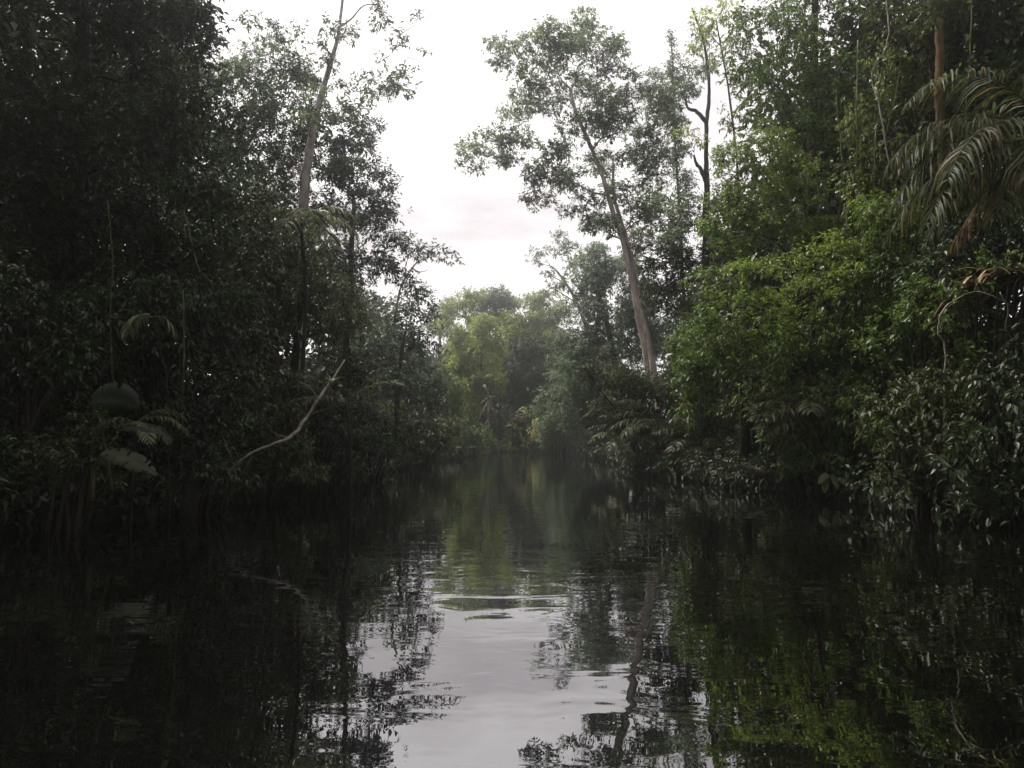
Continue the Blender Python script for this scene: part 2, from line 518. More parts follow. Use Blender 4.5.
def tree(name, label, cat, D, path, r0, lobes, mat, leaf=.11, lai=3.0, bark='bark', r1=None, group=None, limbs=True, nsub=10,
         droop=.2, hang=0., depth=1., back=.5, flat=.62, crown='crown', trunk='trunk', wr=.42, base=True, subr=.4, subtwigs=True, sides=9):
    pts = [P(p[0], p[1], D + back + (p[2] if len(p) > 2 else 0)) for p in path]
    if base:                                  # foot of the trunk on the ground
        b = pts[0].copy(); b[2] = ground_z(b[0], b[1]) - .15
        if pts[0][2] > b[2] + .3: pts.insert(0, b)
        else: pts[0] = b
    loc = pts[0].copy()
    t = thing(name, label, cat, loc, group)
    n = len(pts)
    rad = np.linspace(r0, r1 if r1 is not None else r0 * .35, n); rad[0] *= 1.35
    tm = MB()
    C, R = tube(tm, pts, rad, sides, 6, .06)
    cm = MB()
    spots = lobes_at(lobes, D, depth)
    spots.sort(key=lambda q: np.linalg.norm(C - q[0], axis=1).min())
    lean = RNG.uniform(.1, .5, len(spots))
    for q_, (c, rr) in enumerate(spots):
        sc, sr = foliage_lobe(cm, c, rr, leaf, lai, droop, flat, nsub, wr, hang, subr=subr)
        if limbs:
            dist = np.linalg.norm(C - c, axis=1) + 1.5 * np.maximum(0, C[:, 2] - c[2] + lean[q_] * np.linalg.norm((C - c)[:, :2], axis=1))
            q = int(np.argmin(dist))
            p0 = C[q]
            ln = np.linalg.norm(c - p0)
            lr = max(.012, min(R[q] * .62, .014 * ln + .022))
            m1 = p0 * .66 + c * .34 + RNG.normal(0, .06, 3) * ln + np.array([0, 0, RNG.uniform(-.05, .10) * ln])
            m2 = p0 * .33 + c * .67 + RNG.normal(0, .06, 3) * ln + np.array([0, 0, RNG.uniform(-.05, .10) * ln])
            C2, R2 = tube(tm, [p0, m1, m2, c], [lr, lr * .8, lr * .62, lr * .42], 6, 4, .05)
            C = np.concatenate([C, C2[2:]]); R = np.concatenate([R, R2[2:]])
            if subtwigs:
                for s in sc[RNG.permutation(len(sc))[:7]]:
                    m2 = (c + s) / 2 + RNG.normal(0, .06, 3) * np.linalg.norm(s - c)
                    tube(tm, [c, m2, s], [lr * .42, lr * .3, lr * .12], 5, 3)
    tm.build(trunk, M[bark], t, loc, True)
    cm.build(crown, M[mat], t, loc)
    return t

def shrub(name, label, D, px, lobes, mat, leaf=.1, lai=3.0, cat='shrub', group=None, **kw):
    """several thin stems out of the bank and a mass of leaves"""
    b = P(px, HOR, D); b[2] = ground_z(b[0], b[1]) - .1
    t = thing(name, label, cat, b, group)
    sm, cm = MB(), MB()
    for c, rr in lobes_at(lobes, D, kw.get('depth', 1.)):
        sc, sr = foliage_lobe(cm, c, rr, leaf, lai, kw.get('droop', .25), kw.get('flat', .7), kw.get('nsub', 10), kw.get('wr', .42), kw.get('hang', .1), subr=kw.get('subr', .42))
        for s in [c] + list(sc[:3]):
            st = b + RNG.normal(0, .15, 3) * [1, 1, .2]
            mid = st * .55 + s * .45 + np.array([0, 0, .12]) * np.linalg.norm(s - st)
            tube(sm, [st, mid, s], [.035, .024, .008], 5, 4, .1)
    sm.build('stem', M[kw.get('bark', 'bark')], t, b, True)
    cm.build('foliage', M[mat], t, b)
    return t

def frond_mesh(mb, base, d0, length, sag, n=34, ll=.55, lw=.045, ldroop=.5, r=.018, sweep=.55, start=.16, jitter=.12):
    """an arching feather frond: rachis and leaflets in pairs"""
    d = norm(np.asarray(d0, float))
    K = 14
    pts = [np.asarray(base, float)]
    for k in range(K):
        d = norm(d + np.array([0, 0, -sag / K * (1 + k / K)]))
        pts.append(pts[-1] + d * length / K)
    pts = np.array(pts)
    tube(mb, pts, np.linspace(r, r * .25, K + 1), 5, 2)
    for k in range(n):
        t = start + (1 - start) * (k + .5) / n
        f = t * K; i = min(int(f), K - 1); u = f - i
        p = pts[i] * (1 - u) + pts[i + 1] * u
        T = norm(pts[i + 1] - pts[i])
        S = norm(np.cross(T, [0, 0, 1.])); U = np.cross(S, T)
        for sg in (-1, 1):
            L = ll * (math.sin(math.pi * (.12 + .83 * t)) ** .7) * RNG.uniform(.8, 1.15)
            dd = norm(S * sg + T * sweep * RNG.uniform(.7, 1.3) + U * .12 + RNG.normal(0, jitter, 3))
            q0 = p
            q = [q0]
            for s in range(3):
                dd = norm(dd + np.array([0, 0, -ldroop * (.35 + .5 * s)]))
                q.append(q[-1] + dd * L / 3)
            wv = norm(np.cross(dd, U * .8 + RNG.normal(0, .35, 3)) + 1e-6)
            ws = [lw * .35, lw, lw * .8, lw * .05]
            V = []
            for a, ww in zip(q, ws):
                V += [a + wv * ww / 2, a - wv * ww / 2]
            mb.add(np.array(V), np.array([[0, 1, 3, 2], [2, 3, 5, 4], [4, 5, 7, 6]]))
    return pts

def palm(name, label, D, trunk_px, fr, mat='frond', r=.10, group=None, crown_at=None, dryn=0, cat='palm', nl=34, ll=.55, lw=.045, bark='bark', mats=None):
    """fr: list of (azimuth deg: 0 = to the right, 90 = away), elevation, length, sag"""
    pts = [P(p[0], p[1], D + (p[2] if len(p) > 2 else 0)) for p in trunk_px]
    pts[0][2] = ground_z(pts[0][0], pts[0][1]) - .1
    loc = pts[0].copy()
    t = thing(name, label, cat, loc, group)
    m_ = MB(); tube(m_, pts, np.linspace(r, r * .8, len(pts)), 9, 6, .08); m_.build('trunk', M[bark], t, loc, True)
    top = pts[-1]
    for k, f in enumerate(fr):
        az, el, ln, sag = f[:4]
        a, e = math.radians(az), math.radians(el)
        m_ = MB()
        frond_mesh(m_, top + RNG.normal(0, .03, 3), [math.cos(a) * math.cos(e), math.sin(a) * math.cos(e), math.sin(e)], ln, sag, nl, ll, lw, f[5] if len(f) > 5 else .5)
        fm = f[4] if len(f) > 4 and f[4] else mat
        o = m_.build('frond', M[fm], t, loc)
        if fm == 'frondbrown': o['label'] = 'dry brown frond'
    return t

def blade(mb, base, d, up, L, Wd, sag=.5, rag=0.0, K=16, J=5, fold=.25, shape='banana', rib=0.0, torn=0):
    """one broad leaf blade with a folded midrib"""
    d = norm(np.asarray(d, float)); up = np.asarray(up, float)
    pts, dirs = [np.asarray(base, float)], [d]
    for k in range(K):
        d = norm(d + np.array([0, 0, -sag / K])); dirs.append(d); pts.append(pts[-1] + d * L / K)
    V = []
    for k in range(K + 1):
        s = norm(np.cross(dirs[k], up)); n_ = np.cross(s, dirs[k])
        t_ = k / K
        wdt = Wd * (math.sin(math.pi * (t_ ** .75 if shape == 'banana' else t_ ** .85)) ** (.55 if shape == 'banana' else .6)) * (1 + RNG.uniform(-rag, rag)) + .004
        for j in range(-J, J + 1):
            u = j / J
            V.append(pts[k] + s * u * wdt / 2 + n_ * (k % 2) * rib + n_ * (abs(u) * fold - (u * u) * fold * 1.3) * wdt / 2 - dirs[k] * abs(u) * wdt * .12)
    nj = 2 * J + 1
    i = np.arange(K)[:, None] * nj; j = np.arange(nj - 1)[None]
    Q = np.stack([i + j, i + j + 1, i + nj + j + 1, i + nj + j], -1).reshape(-1, 4)
    if torn:
        keep = np.ones((K, nj - 1), bool)
        for sd in (0, 1):
            for k in RNG.choice(np.arange(3, K - 2), torn, replace=False):
                dep = RNG.integers(2, J)
                if sd: keep[k, nj - 1 - dep:] = False
                else: keep[k, :dep] = False
        Q = Q.reshape(K, nj - 1, 4)[keep]
    mb.add(np.array(V), Q)
    return pts

def vine(name, label, pts, r=.012, mat='stem', cat='vine', group=None, leaf=0, leafmat_='mid'):
    loc = np.array(pts[0])
    t = thing(name, label, cat, loc, group)
    m_ = MB(); C, R = tube(m_, pts, np.full(len(pts), r), 5, 6, .5); m_.build('stem', M[mat], t, loc, True)
    if leaf:
        n = leaf
        i = RNG.integers(0, len(C), n)
        pos = C[i] + RNG.normal(0, .05, (n, 3))
        m_ = MB(); leaves(m_, pos, RNG.normal(0, 1, (n, 3)) + [0, 0, -.5], RNG.normal(0, .6, (n, 3)) + [0, 0, 1], RNG.uniform(.05, .11, n), .5)
        m_.build('leaves', M[leafmat_], t, loc)
    return t


# ================================================================== the right bank
LOOSE = dict(lai=2.3, nsub=13, subr=.34)
# emergent tree with the pale leaning trunk
tree('emergent_tree', 'tall pale-trunked tree leaning left, its airy crown standing alone against the white sky', 'tree', 26.5,
     [(657, 452), (648, 372), (638, 315), (625, 250), (612, 208), (601, 172), (588, 140), (576, 112), (570, 88)], .108,
     [(510, 58, 26, 12), (545, 42, 34, 18), (585, 32, 32, 18), (600, 55, 30, 15), (555, 66, 36, 15), (527, 80, 22, 10), (607, 70, 14, 10),
      (540, 100, 34, 16), (575, 92, 34, 16), (520, 112, 24, 14), (600, 105, 28, 16), (628, 80, 16, 10), (646, 92, 14, 9),
      (500, 135, 24, 13), (475, 152, 20, 9), (463, 166, 9, 7), (478, 168, 10, 6), (520, 142, 24, 14), (495, 158, 16, 8),
      (585, 128, 36, 17), (622, 130, 30, 20), (655, 130, 18, 16), (560, 160, 32, 17), (548, 182, 26, 14), (538, 200, 18, 12), (570, 180, 28, 16),
      (600, 165, 24, 16), (640, 160, 26, 18), (655, 180, 16, 10), (580, 205, 26, 13), (630, 195, 22, 14), (662, 110, 20, 14), (672, 150, 18, 14), (650, 155, 22, 14), (640, 215, 22, 14), (560, 45, 26, 14), (498, 48, 16, 9), (618, 48, 16, 10), (625, 100, 20, 12), (665, 92, 16, 9), (678, 128, 14, 12), (470, 145, 14, 8), (508, 158, 18, 9), (600, 225, 24, 14)],
     'airy', leaf=.095, lai=3.1, bark='barkpale', r1=.06, nsub=12, flat=.45, wr=.5, subr=.36, depth=1.25)
# second pale fork of the same crown, standing close behind
tree('forked_tree', 'slim pale tree forking from behind the tall leaning trunk, crown of small leaf pads', 'tree', 28,
     [(664, 450), (652, 360), (636, 285), (625, 235), (614, 196), (613, 160)], .15,
     [(655, 215, 26, 16), (640, 240, 26, 16), (668, 238, 20, 14), (605, 228, 18, 12), (690, 205, 16, 10), (612, 190, 14, 10)],
     'grey', leaf=.11, lai=3.2, bark='barkpale', nsub=11, subr=.36, wr=.5)
tree('climber_tree', 'round-topped tree smothered in climbers left of the leaning pale trunk', 'tree', 44,
     [(628, 452), (618, 380), (606, 320), (598, 290)], .24,
     [(592, 262, 22, 22), (580, 290, 24, 24), (608, 285, 26, 26), (585, 325, 30, 28), (615, 325, 28, 28), (575, 350, 26, 22), (605, 365, 34, 24), (638, 300, 24, 26), (642, 345, 26, 28), (625, 270, 18, 20), (660, 320, 20, 30)],
     'grey', leaf=.16, lai=4, hang=.15, nsub=12)
tree('twiggy_tree', 'thin twiggy tree reaching left with bare limbs below the leaning crown', 'tree', 47,
     [(622, 450), (600, 370), (580, 310), (567, 285), (556, 270)], .16,
     [(547, 254, 18, 6), (538, 262, 10, 5), (568, 250, 16, 7), (560, 238, 12, 6), (552, 288, 10, 6), (575, 268, 12, 8), (548, 272, 10, 5)],
     'grey', leaf=.17, lai=2.4, bark='barkgrey', nsub=8)
tree('spire_tree', 'tree choked by a vine that rises as a thin pointed spire above its crown', 'tree', 30,
     [(690, 448), (685, 330), (680, 220), (675, 140), (673, 80), (671, 34)], .10,
     [(671, 36, 3, 10), (672, 48, 4, 12), (672, 66, 6, 16), (674, 88, 9, 14), (676, 130, 9, 20), (678, 165, 9, 22), (680, 200, 12, 24), (682, 240, 18, 24), (655, 200, 16, 14), (690, 180, 10, 10), (680, 95, 22, 12), (660, 78, 14, 8), (650, 88, 14, 8), (700, 40, 12, 16), (690, 76, 14, 14), (705, 70, 10, 12), (668, 112, 20, 12), (648, 105, 14, 8)],
     'grey', leaf=.12, lai=2.8, nsub=9, limbs=True, hang=.1, r1=.015)
# dark snag with hooked fork in the gap of sky
t = thing('snag', 'dark dead forked trunk with a hooked stub standing in the bright gap on the right', 'dead tree', P(705, 445, 25))
loc = t.location[:]
mb = MB()
tube(mb, [P(712, 445, 25), P(706, 300, 25), P(706, 240, 25), P(707, 180, 25)], [.17, .14, .12, .10], 8, 5, .1)
mb.build('trunk', M['bark'], t, loc, True)
for pts, r in (([(707, 182), (701, 170), (696, 163), (694, 155)], .09), ([(707, 182), (706, 150), (707, 118), (709, 92), (707, 60), (700, 30), (692, 8)], .085),
               ([(706, 122), (697, 112), (688, 108), (685, 98)], .08), ([(707, 170), (704, 176), (711, 168)], .05)):
    mb = MB(); tube(mb, [P(a, b, 25 + .1 * k) for k, (a, b) in enumerate(pts)], np.linspace(r, r * .35, len(pts)), 7, 5, .12)
    mb.build('limb', M['bark'], t, loc, True)
tree('slender_tree', 'slender tree of thin drooping twigs and sparse leaves around the forked snag', 'tree', 24.5,
     [(730, 448), (736, 320), (739, 200), (730, 100), (716, 20)], .07,
     [(702, 25, 20, 16), (722, 10, 22, 16), (732, 45, 18, 16), (716, 60, 10, 14), (692, 52, 9, 12), (736, 78, 10, 12), (700, 140, 12, 8), (688, 132, 14, 6), (720, 165, 10, 8), (730, 120, 10, 18)],
     'pale', leaf=.11, lai=1.35, nsub=12, hang=.3, subr=.34)
# the big yellow-green tree and its neighbours
tree('bank_tree', 'tall mid-green tree filling the top of the frame right of the sky gap', 'tree', 21,
     [(800, 450), (806, 300), (812, 150), (815, 20), (818, -80)], .22,
     [(770, 30, 42, 34), (812, 20, 44, 40), (860, 30, 44, 40), (752, 70, 24, 24), (785, 80, 40, 30), (840, 85, 46, 36), (800, -30, 60, 36), (860, -40, 60, 40),
      (760, 110, 24, 20), (800, 130, 40, 28), (850, 140, 40, 30), (745, 20, 14, 12)],
     'mid', leaf=.13, lai=2.3, nsub=14, hang=.1)
tree('feathery_tree', 'feathery yellow-green tree bulging over the river on the right bank', 'tree', 19,
     [(790, 455), (792, 380), (800, 300), (808, 220), (812, 150)], .2,
     [(735, 165, 30, 24), (770, 150, 36, 28), (722, 200, 22, 20), (755, 200, 38, 28), (800, 190, 40, 32), (735, 235, 34, 24), (775, 240, 40, 28),
      (715, 240, 18, 14), (820, 240, 36, 28), (705, 225, 12, 9)],
     'bright', leaf=.095, lai=2.6, nsub=15, subr=.34)
tree('dark_canopy_tree', 'dark tall tree with vine-hung crown in the upper right corner', 'tree', 17,
     [(950, 470), (945, 330), (938, 200), (935, 90), (930, -40)], .24,
     [(905, 40, 46, 40), (960, 30, 50, 40), (1010, 20, 50, 50), (930, -40, 80, 50), (1010, -50, 60, 50), (900, 110, 44, 36), (960, 110, 50, 40), (1020, 100, 40, 50), (880, 170, 36, 36), (930, 180, 50, 40), (990, 190, 50, 40)],
     'darkold', leaf=.125, lai=2.5, nsub=14, hang=.15, depth=.8)
tree('brown_trunk_tree', 'tree with a short stretch of orange-brown trunk showing between dark leaves', 'tree', 14.8,
     [(948, 470), (946, 260), (940, 120), (938, 90), (940, 60), (939, 20)], .085,
     [(948, 8, 22, 14), (920, 22, 18, 12), (968, 130, 24, 18), (915, 150, 22, 18), (955, 170, 30, 22)],
     'darkold', leaf=.11, lai=2.2, bark='barkbrown', r1=.08, limbs=False, sides=12)
tree('lime_tree', 'small tree with bright lime sunlit foliage halfway up the right bank', 'tree', 16,
     [(800, 462), (806, 400), (812, 340), (815, 300)], .1,
     [(790, 268, 34, 18), (830, 255, 34, 20), (855, 245, 20, 12), (745, 275, 30, 16), (770, 300, 36, 18), (815, 290, 34, 18), (850, 275, 24, 14), (725, 305, 26, 14), (755, 325, 30, 15), (800, 318, 24, 14)],
     'lime', leaf=.085, lai=1.7, nsub=12, flat=.45, subr=.33, hang=.08)
tree('midbank_tree', 'olive tree below the lime foliage with drooping leaf sprays over the water', 'tree', 16.5,
     [(830, 478), (832, 420), (838, 360), (842, 320)], .12,
     [(720, 290, 30, 24), (705, 330, 28, 26), (735, 355, 34, 26), (780, 350, 40, 26), (830, 340, 44, 30), (880, 320, 40, 34), (870, 270, 36, 30), (700, 370, 26, 22), (890, 370, 44, 32), (915, 300, 34, 34)],
     'mid', leaf=.095, lai=2.5, nsub=13, hang=.12)
tree('gap_filler_tree', 'grey-green tree rising behind the snag with its crown just under the sky gap', 'tree', 29,
     [(715, 450), (712, 350), (708, 280), (706, 240)], .16,
     [(690, 225, 24, 20), (668, 262, 26, 24), (700, 262, 28, 24), (722, 215, 22, 22), (735, 255, 26, 24), (670, 305, 28, 28), (702, 315, 28, 26), (650, 285, 18, 24)],
     'darkold', leaf=.13, lai=2.8)

# undergrowth of the right bank, from the far end to the near end
for nm, label, D, px, lobes, mat, leaf, lai, kw in [
    ('shrub', 'grey-green bush at the waterline left of the bright grass patch', 50, 560, [(555, 410, 20, 24), (570, 430, 18, 18), (562, 385, 24, 22), (548, 435, 12, 16)], 'grey', .16, 3, {}),
    ('shrub', 'rounded bush wall at the foot of the climber-smothered tree', 43, 630, [(585, 385, 30, 26), (612, 395, 30, 26), (575, 410, 24, 22), (600, 425, 26, 16), (570, 360, 20, 18), (632, 420, 24, 22), (628, 442, 24, 12), (600, 440, 14, 8)], 'grey', .16, 3.6, dict(hang=.2)),
    ('shrub', 'leafy olive bush hiding the foot of the leaning pale trunk', 26, 650, [(645, 385, 30, 22), (620, 400, 30, 24), (675, 390, 28, 26), (650, 415, 36, 20), (690, 420, 24, 26), (600, 372, 20, 20)], 'darkold', .11, 3, {}),
    ('shrub', 'bush of mixed leaves hanging over the dark water beside the palm clump', 23, 705, [(690, 370, 26, 26), (715, 395, 26, 26), (700, 430, 26, 22), (720, 452, 22, 14), (695, 340, 24, 22)], 'mid', .10, 3, dict(hang=.2)),
    ('shrub', 'dark bush above the floating log on the right bank', 19.5, 760, [(745, 400, 26, 24), (775, 420, 28, 24), (750, 445, 26, 16), (735, 370, 20, 20), (790, 385, 26, 24)], 'darkold', .095, 3, dict(hang=.15)),
    ('shrub', 'bush with long drooping leaf sprays touching the river right of the log', 15.8, 830, [(800, 400, 34, 24), (845, 395, 36, 26), (810, 435, 38, 22), (860, 430, 40, 26), (830, 465, 40, 18), (790, 468, 24, 12)], 'mid', .095, 2.8, dict(hang=.3, droop=.35)),
    ('shrub', 'near dark bush of larger leaves under the brown root hollow', 12, 930, [(900, 400, 46, 30), (945, 395, 46, 34), (900, 440, 48, 30), (955, 440, 46, 34), (1000, 400, 36, 34), (905, 475, 40, 20)], 'darkold', .095, 2.3, dict(hang=.25, nsub=13)),
    ('shrub', 'nearest bush at the right frame edge with broad hanging leaves', 10.5, 1005, [(985, 450, 44, 30), (1030, 430, 44, 44), (1010, 380, 40, 30), (1040, 350, 40, 40), (995, 480, 40, 16), (1040, 500, 40, 24), (960, 500, 30, 12)], 'dark', .10, 2.3, dict(hang=.3, wr=.5)),
    ('shrub', 'bush of round glossy leaves left of the dark root hollow', 13.2, 915, [(905, 330, 36, 26), (930, 350, 34, 24), (880, 345, 30, 24), (920, 300, 26, 20)], 'mid', .085, 2.6, dict(wr=.6)),
    ('shrub', 'shaded bush behind the large drooping palm on the right edge', 13.5, 990, [(960, 250, 46, 34), (1010, 240, 40, 40), (925, 270, 34, 28), (1030, 180, 30, 40)], 'dark', .10, 2.4, {}),
    ('shrub', 'light olive vine curtain right of the feathery tree, hanging from the canopy', 17.5, 870, [(870, 110, 26, 40), (890, 60, 24, 40), (865, 190, 26, 40), (880, 240, 28, 32)], 'pale', .095, 1.4, dict(hang=.5, nsub=12)),
]:
    shrub(nm, label, D, px, lobes, M and mat, leaf, lai, group='bushes along the right bank', **kw)

tree('draped_tree', 'broad mid-green tree draped down to the water, filling the right bank wall', 'tree', 17.5,
     [(790, 478), (790, 420), (792, 340), (796, 280)], .14,
     [(690, 345, 28, 28), (725, 345, 28, 22), (760, 360, 32, 22), (800, 360, 40, 28), (845, 365, 40, 28), (765, 395, 30, 22), (815, 400, 34, 24), (690, 400, 24, 24), (860, 400, 34, 28), (800, 430, 36, 20), (850, 440, 36, 22)],
     'mid', leaf=.10, lai=2.4, nsub=14, hang=.25)
tree('dim_tree', 'shaded tree of hanging leaves between the drooping palm and the lime foliage', 'tree', 15.5,
     [(930, 480), (928, 400), (922, 300), (915, 220)], .12,
     [(890, 215, 36, 28), (920, 230, 36, 28), (895, 260, 36, 28), (930, 275, 36, 26), (960, 290, 36, 26), (985, 330, 40, 30), (955, 285, 24, 12, -3.6), (1005, 262, 24, 12, -3.6), (935, 318, 20, 14, -3.4), (950, 330, 36, 28), (1010, 345, 36, 30)],
     'mid', leaf=.10, lai=2.3, nsub=14, hang=.2)

# palms and broad leaves of the right bank
palm('palm', 'large palm with brown-tipped drooping fronds at the right frame edge', 10.8, [(1040, 500), (1046, 380), (1050, 230), (1050, 140)],
     [(178, 24, 2.7, 1.35, None, .8), (168, 45, 2.7, 1.5, None, .8), (188, 5, 2.6, 1.1, None, .9), (174, -12, 2.3, .9, None, .9), (200, 24, 2.5, 1.3, None, .8),
      (155, 12, 2.7, 1.2, None, .8), (210, -14, 2.0, .9, None, .9), (165, -30, 1.9, .6, 'frondbrown', .9), (230, 10, 1.9, 1.3, None, .8), (180, 66, 2.6, 1.7, None, .6), (182, -42, 1.7, .4, None, .9), (172, 34, 2.4, 1.2, None, .7), (20, 30, 2.2, 1.3), (90, 40, 2.4, 1.3), (300, 20, 1.8, 1.3)],
     mat='frondtan', r=.14, nl=54, ll=.72, lw=.030)
palm('palm', 'low palm with pale fronds reaching left over the river above the log', 15.6, [(818, 485), (818, 440), (812, 412)],
     [(180, 14, 1.35, .5, 'frondpale', .25), (186, 2, 1.3, .5, 'frondpale', .3), (175, 30, 1.4, .7, 'frondpale', .25), (190, -14, 1.15, .4, 'frondpale', .3), (170, 45, 1.4, .9, None, .3), (200, 20, 1.3, .7, None, .3), (120, 40, 1.3, .8), (40, 30, 1.2, .8), (250, 30, 1.1, .9)],
     r=.07, nl=26, ll=.42, lw=.038)
for label, D, tr, az, r in [
    ('clump palm with arching fronds leaning left at the foot of the pale trunk', 24, [(668, 476), (664, 450), (660, 428)], 0, .09),
    ('smaller clump palm with fronds dipping to the water left of its dark stems', 25.5, [(638, 472), (636, 455), (632, 440)], 25, .06),
    ('short palm of stiff fronds on the right side of the dark root mass', 23, [(690, 478), (694, 462), (697, 448)], 50, .07)]:
    fr = [(180 + az, 35, 1.7, 1.0, None, .45), (150 + az, 50, 1.6, 1.0, None, .45), (205 + az, 25, 1.6, 1.0, 'frondpale', .5), (235 + az, 40, 1.5, 1.1, None, .5), (270 + az, 25, 1.4, 1.1, 'frondpale', .5),
          (300 + az, 35, 1.5, 1.1, None, .5), (340 + az, 30, 1.4, 1.1, None, .5), (20 + az, 45, 1.5, 1.1), (80 + az, 40, 1.5, 1.1), (190 + az, 65, 1.7, 1.2)]
    palm('palm', label, D, tr, fr, r=r, nl=24, ll=.5, lw=.05, group='palms at the foot of the pale trunk')
# dark root mass and prop stems below them
t = thing('root_mass', 'black mass of roots and stems standing in the water under the palm clump', 'roots', P(676, 478, 24.2))
loc = t.location[:]
mb = MB()
for k in range(26):
    x0 = RNG.uniform(650, 694); x1 = 672 + (x0 - 672) * .55 + RNG.uniform(-6, 6)
    a = P(x0, 480, 24.2 + RNG.uniform(-.5, .5)); a[2] = -.3
    tube(mb, [a, P((x0 + x1) / 2 + RNG.uniform(-3, 3), 462, 24.3), P(x1, RNG.uniform(425, 448), 24.4)], [.05, .06, .04], 5, 4, .15)
mb.build('stem', M['bark'], t, loc, True)['kind'] = 'stuff'
t = thing('fallen_log', 'pale brown log sticking out of the bank just above the water', 'log', P(752, 470, 17))
mb = MB(); tube(mb, [P(736, 466, 16.8), P(750, 469, 16.9), P(768, 475, 17.1), P(800, 483, 17.6)], [.05, .07, .08, .1], 8, 5, .1)
mb.build('trunk', M['barkdriftwood'], t, t.location[:], True)
# bent brown trunk and dry leaves over the hollow
t = thing('bent_trunk', 'bent brown trunk with dry leaf bases arching over the dark hollow at right', 'fallen trunk', P(925, 330, 12.2))
loc = t.location[:]
mb = MB(); tube(mb, [P(925, 332, 12.3), P(948, 300, 12.1), P(975, 284, 12), P(1000, 276, 12), P(1040, 268, 12)], [.02, .05, .075, .09, .1], 9, 6, .12)
mb.build('trunk', M['barkbrown'], t, loc, True)
mb = MB()
for k in range(18):
    b = P(RNG.uniform(965, 1035), RNG.uniform(268, 284), 11.9)
    blade(mb, b, [RNG.uniform(-1, .4), RNG.uniform(-.5, .2), RNG.uniform(-.2, .5)], [0, 0, 1], RNG.uniform(.3, .6), .05, 1.8, K=6, J=1)
mb.build('leaves', M['frondbrown'], t, loc)['label'] = 'dry brown leaves'
for k, (lab, pts, r) in enumerate([
    ('pale bare root looping down left of the dark hollow', [(1010, 305), (975, 292), (945, 308), (938, 330), (945, 350), (944, 400), (946, 440)], .013),
    ('thin pale root hanging right of the dark hollow', [(1000, 292), (1008, 310), (1006, 330), (1016, 345), (1012, 372)], .010)]):
    vine('root', lab, [P(a, b, 11.6) for a, b in pts], r, 'barkgrey', 'root')
t = thing('broad_leaf_plant', 'pale broad leaves dangling at the waterline below the hanging bush', 'plant', P(830, 480, 14.6))
loc = t.location[:]
for a, b, dx, dz, L in ((828, 474, -.8, -.5, .3), (832, 474, .3, -1, .32), (826, 480, -.3, -1, .26), (838, 478, .8, -.5, .3)):
    mb = MB(); blade(mb, P(a, b, 14.6), [dx, -.3, dz], [.1, -.8, .6], L, .13, .3); mb.build('leaf', M['banana'], t, loc, smooth=True)
t = thing('broad_leaf_plant', 'large dim leaves hanging low at the right edge above the water', 'plant', P(1000, 470, 10.2))
loc = t.location[:]
for a, b, dx, dz, L in ((992, 490, -.1, -1, .36), (1002, 484, .3, -1, .34), (984, 478, -.5, -.8, .3), (1012, 470, .6, -.7, .35)):
    mb = MB(); blade(mb, P(a, b, 10.2), [dx, -.2, dz], [.1, -.8, .6], L, .16, .3); mb.build('leaf', M['aroid'], t, loc, smooth=True)
for lab, D, pts, r, lf in [
    ('long straight vine hanging in front of the feathery tree', 16.2, [(858, 40), (857, 120), (860, 200), (866, 280), (868, 330)], .014, 90),
    ('pale vine looping through the upper canopy right of centre', 17, [(878, 95), (884, 120), (898, 135), (880, 142), (860, 130), (850, 118)], .012, 30),
    ('twisted pale vine dangling beside the orange-brown trunk', 15, [(885, -10), (888, 40), (872, 75), (880, 110), (890, 170)], .012, 50),
    ('leafy vine cord dropping from the top edge near the brown trunk', 14.4, [(972, -10), (970, 60), (966, 120), (970, 180)], .013, 110),
    ('thin bare vine crossing the lower right bushes to the water', 14, [(918, 300), (925, 350), (930, 400), (926, 450), (930, 490)], .010, 40),
    ('slack vine swinging between the feathery tree and the upper canopy', 16.5, [(905, 0), (900, 70), (880, 150), (850, 190), (846, 240)], .011, 60),
    ('leafy vine rope left of the long straight vine', 16.8, [(838, 20), (836, 90), (842, 160), (838, 230)], .012, 120),
    ('fine bare cord hanging from the canopy to the lime foliage', 15.8, [(876, 130), (874, 200), (879, 270), (876, 320)], .008, 15),
    ('short vine with round leaves dangling below the large palm', 11.5, [(980, 190), (978, 230), (982, 262)], .008, 30),
    ('vine hanging along the dark trunk at the middle of the right bank', 17, [(742, 360), (740, 400), (741, 440), (738, 470)], .016, 40)]:
    vine('vine', lab, [P(a, b, D + RNG.uniform(-.3, .3)) for a, b in pts], r, 'barkgrey' if 'pale' in lab else 'stem', leaf=lf)
t = thing('dead_tree', 'upright dark trunk standing in the water left of the pale palm fronds', 'dead tree', P(736, 470, 18.8))
mb = MB(); b = P(745, 480, 19.3); b[2] = -.4
tube(mb, [b, P(744, 430, 19.3), P(746, 380, 19.4), P(742, 330, 19.5)], [.16, .13, .11, .09], 9, 5, .1); mb.build('bark', M['bark'], t, t.location[:], True)

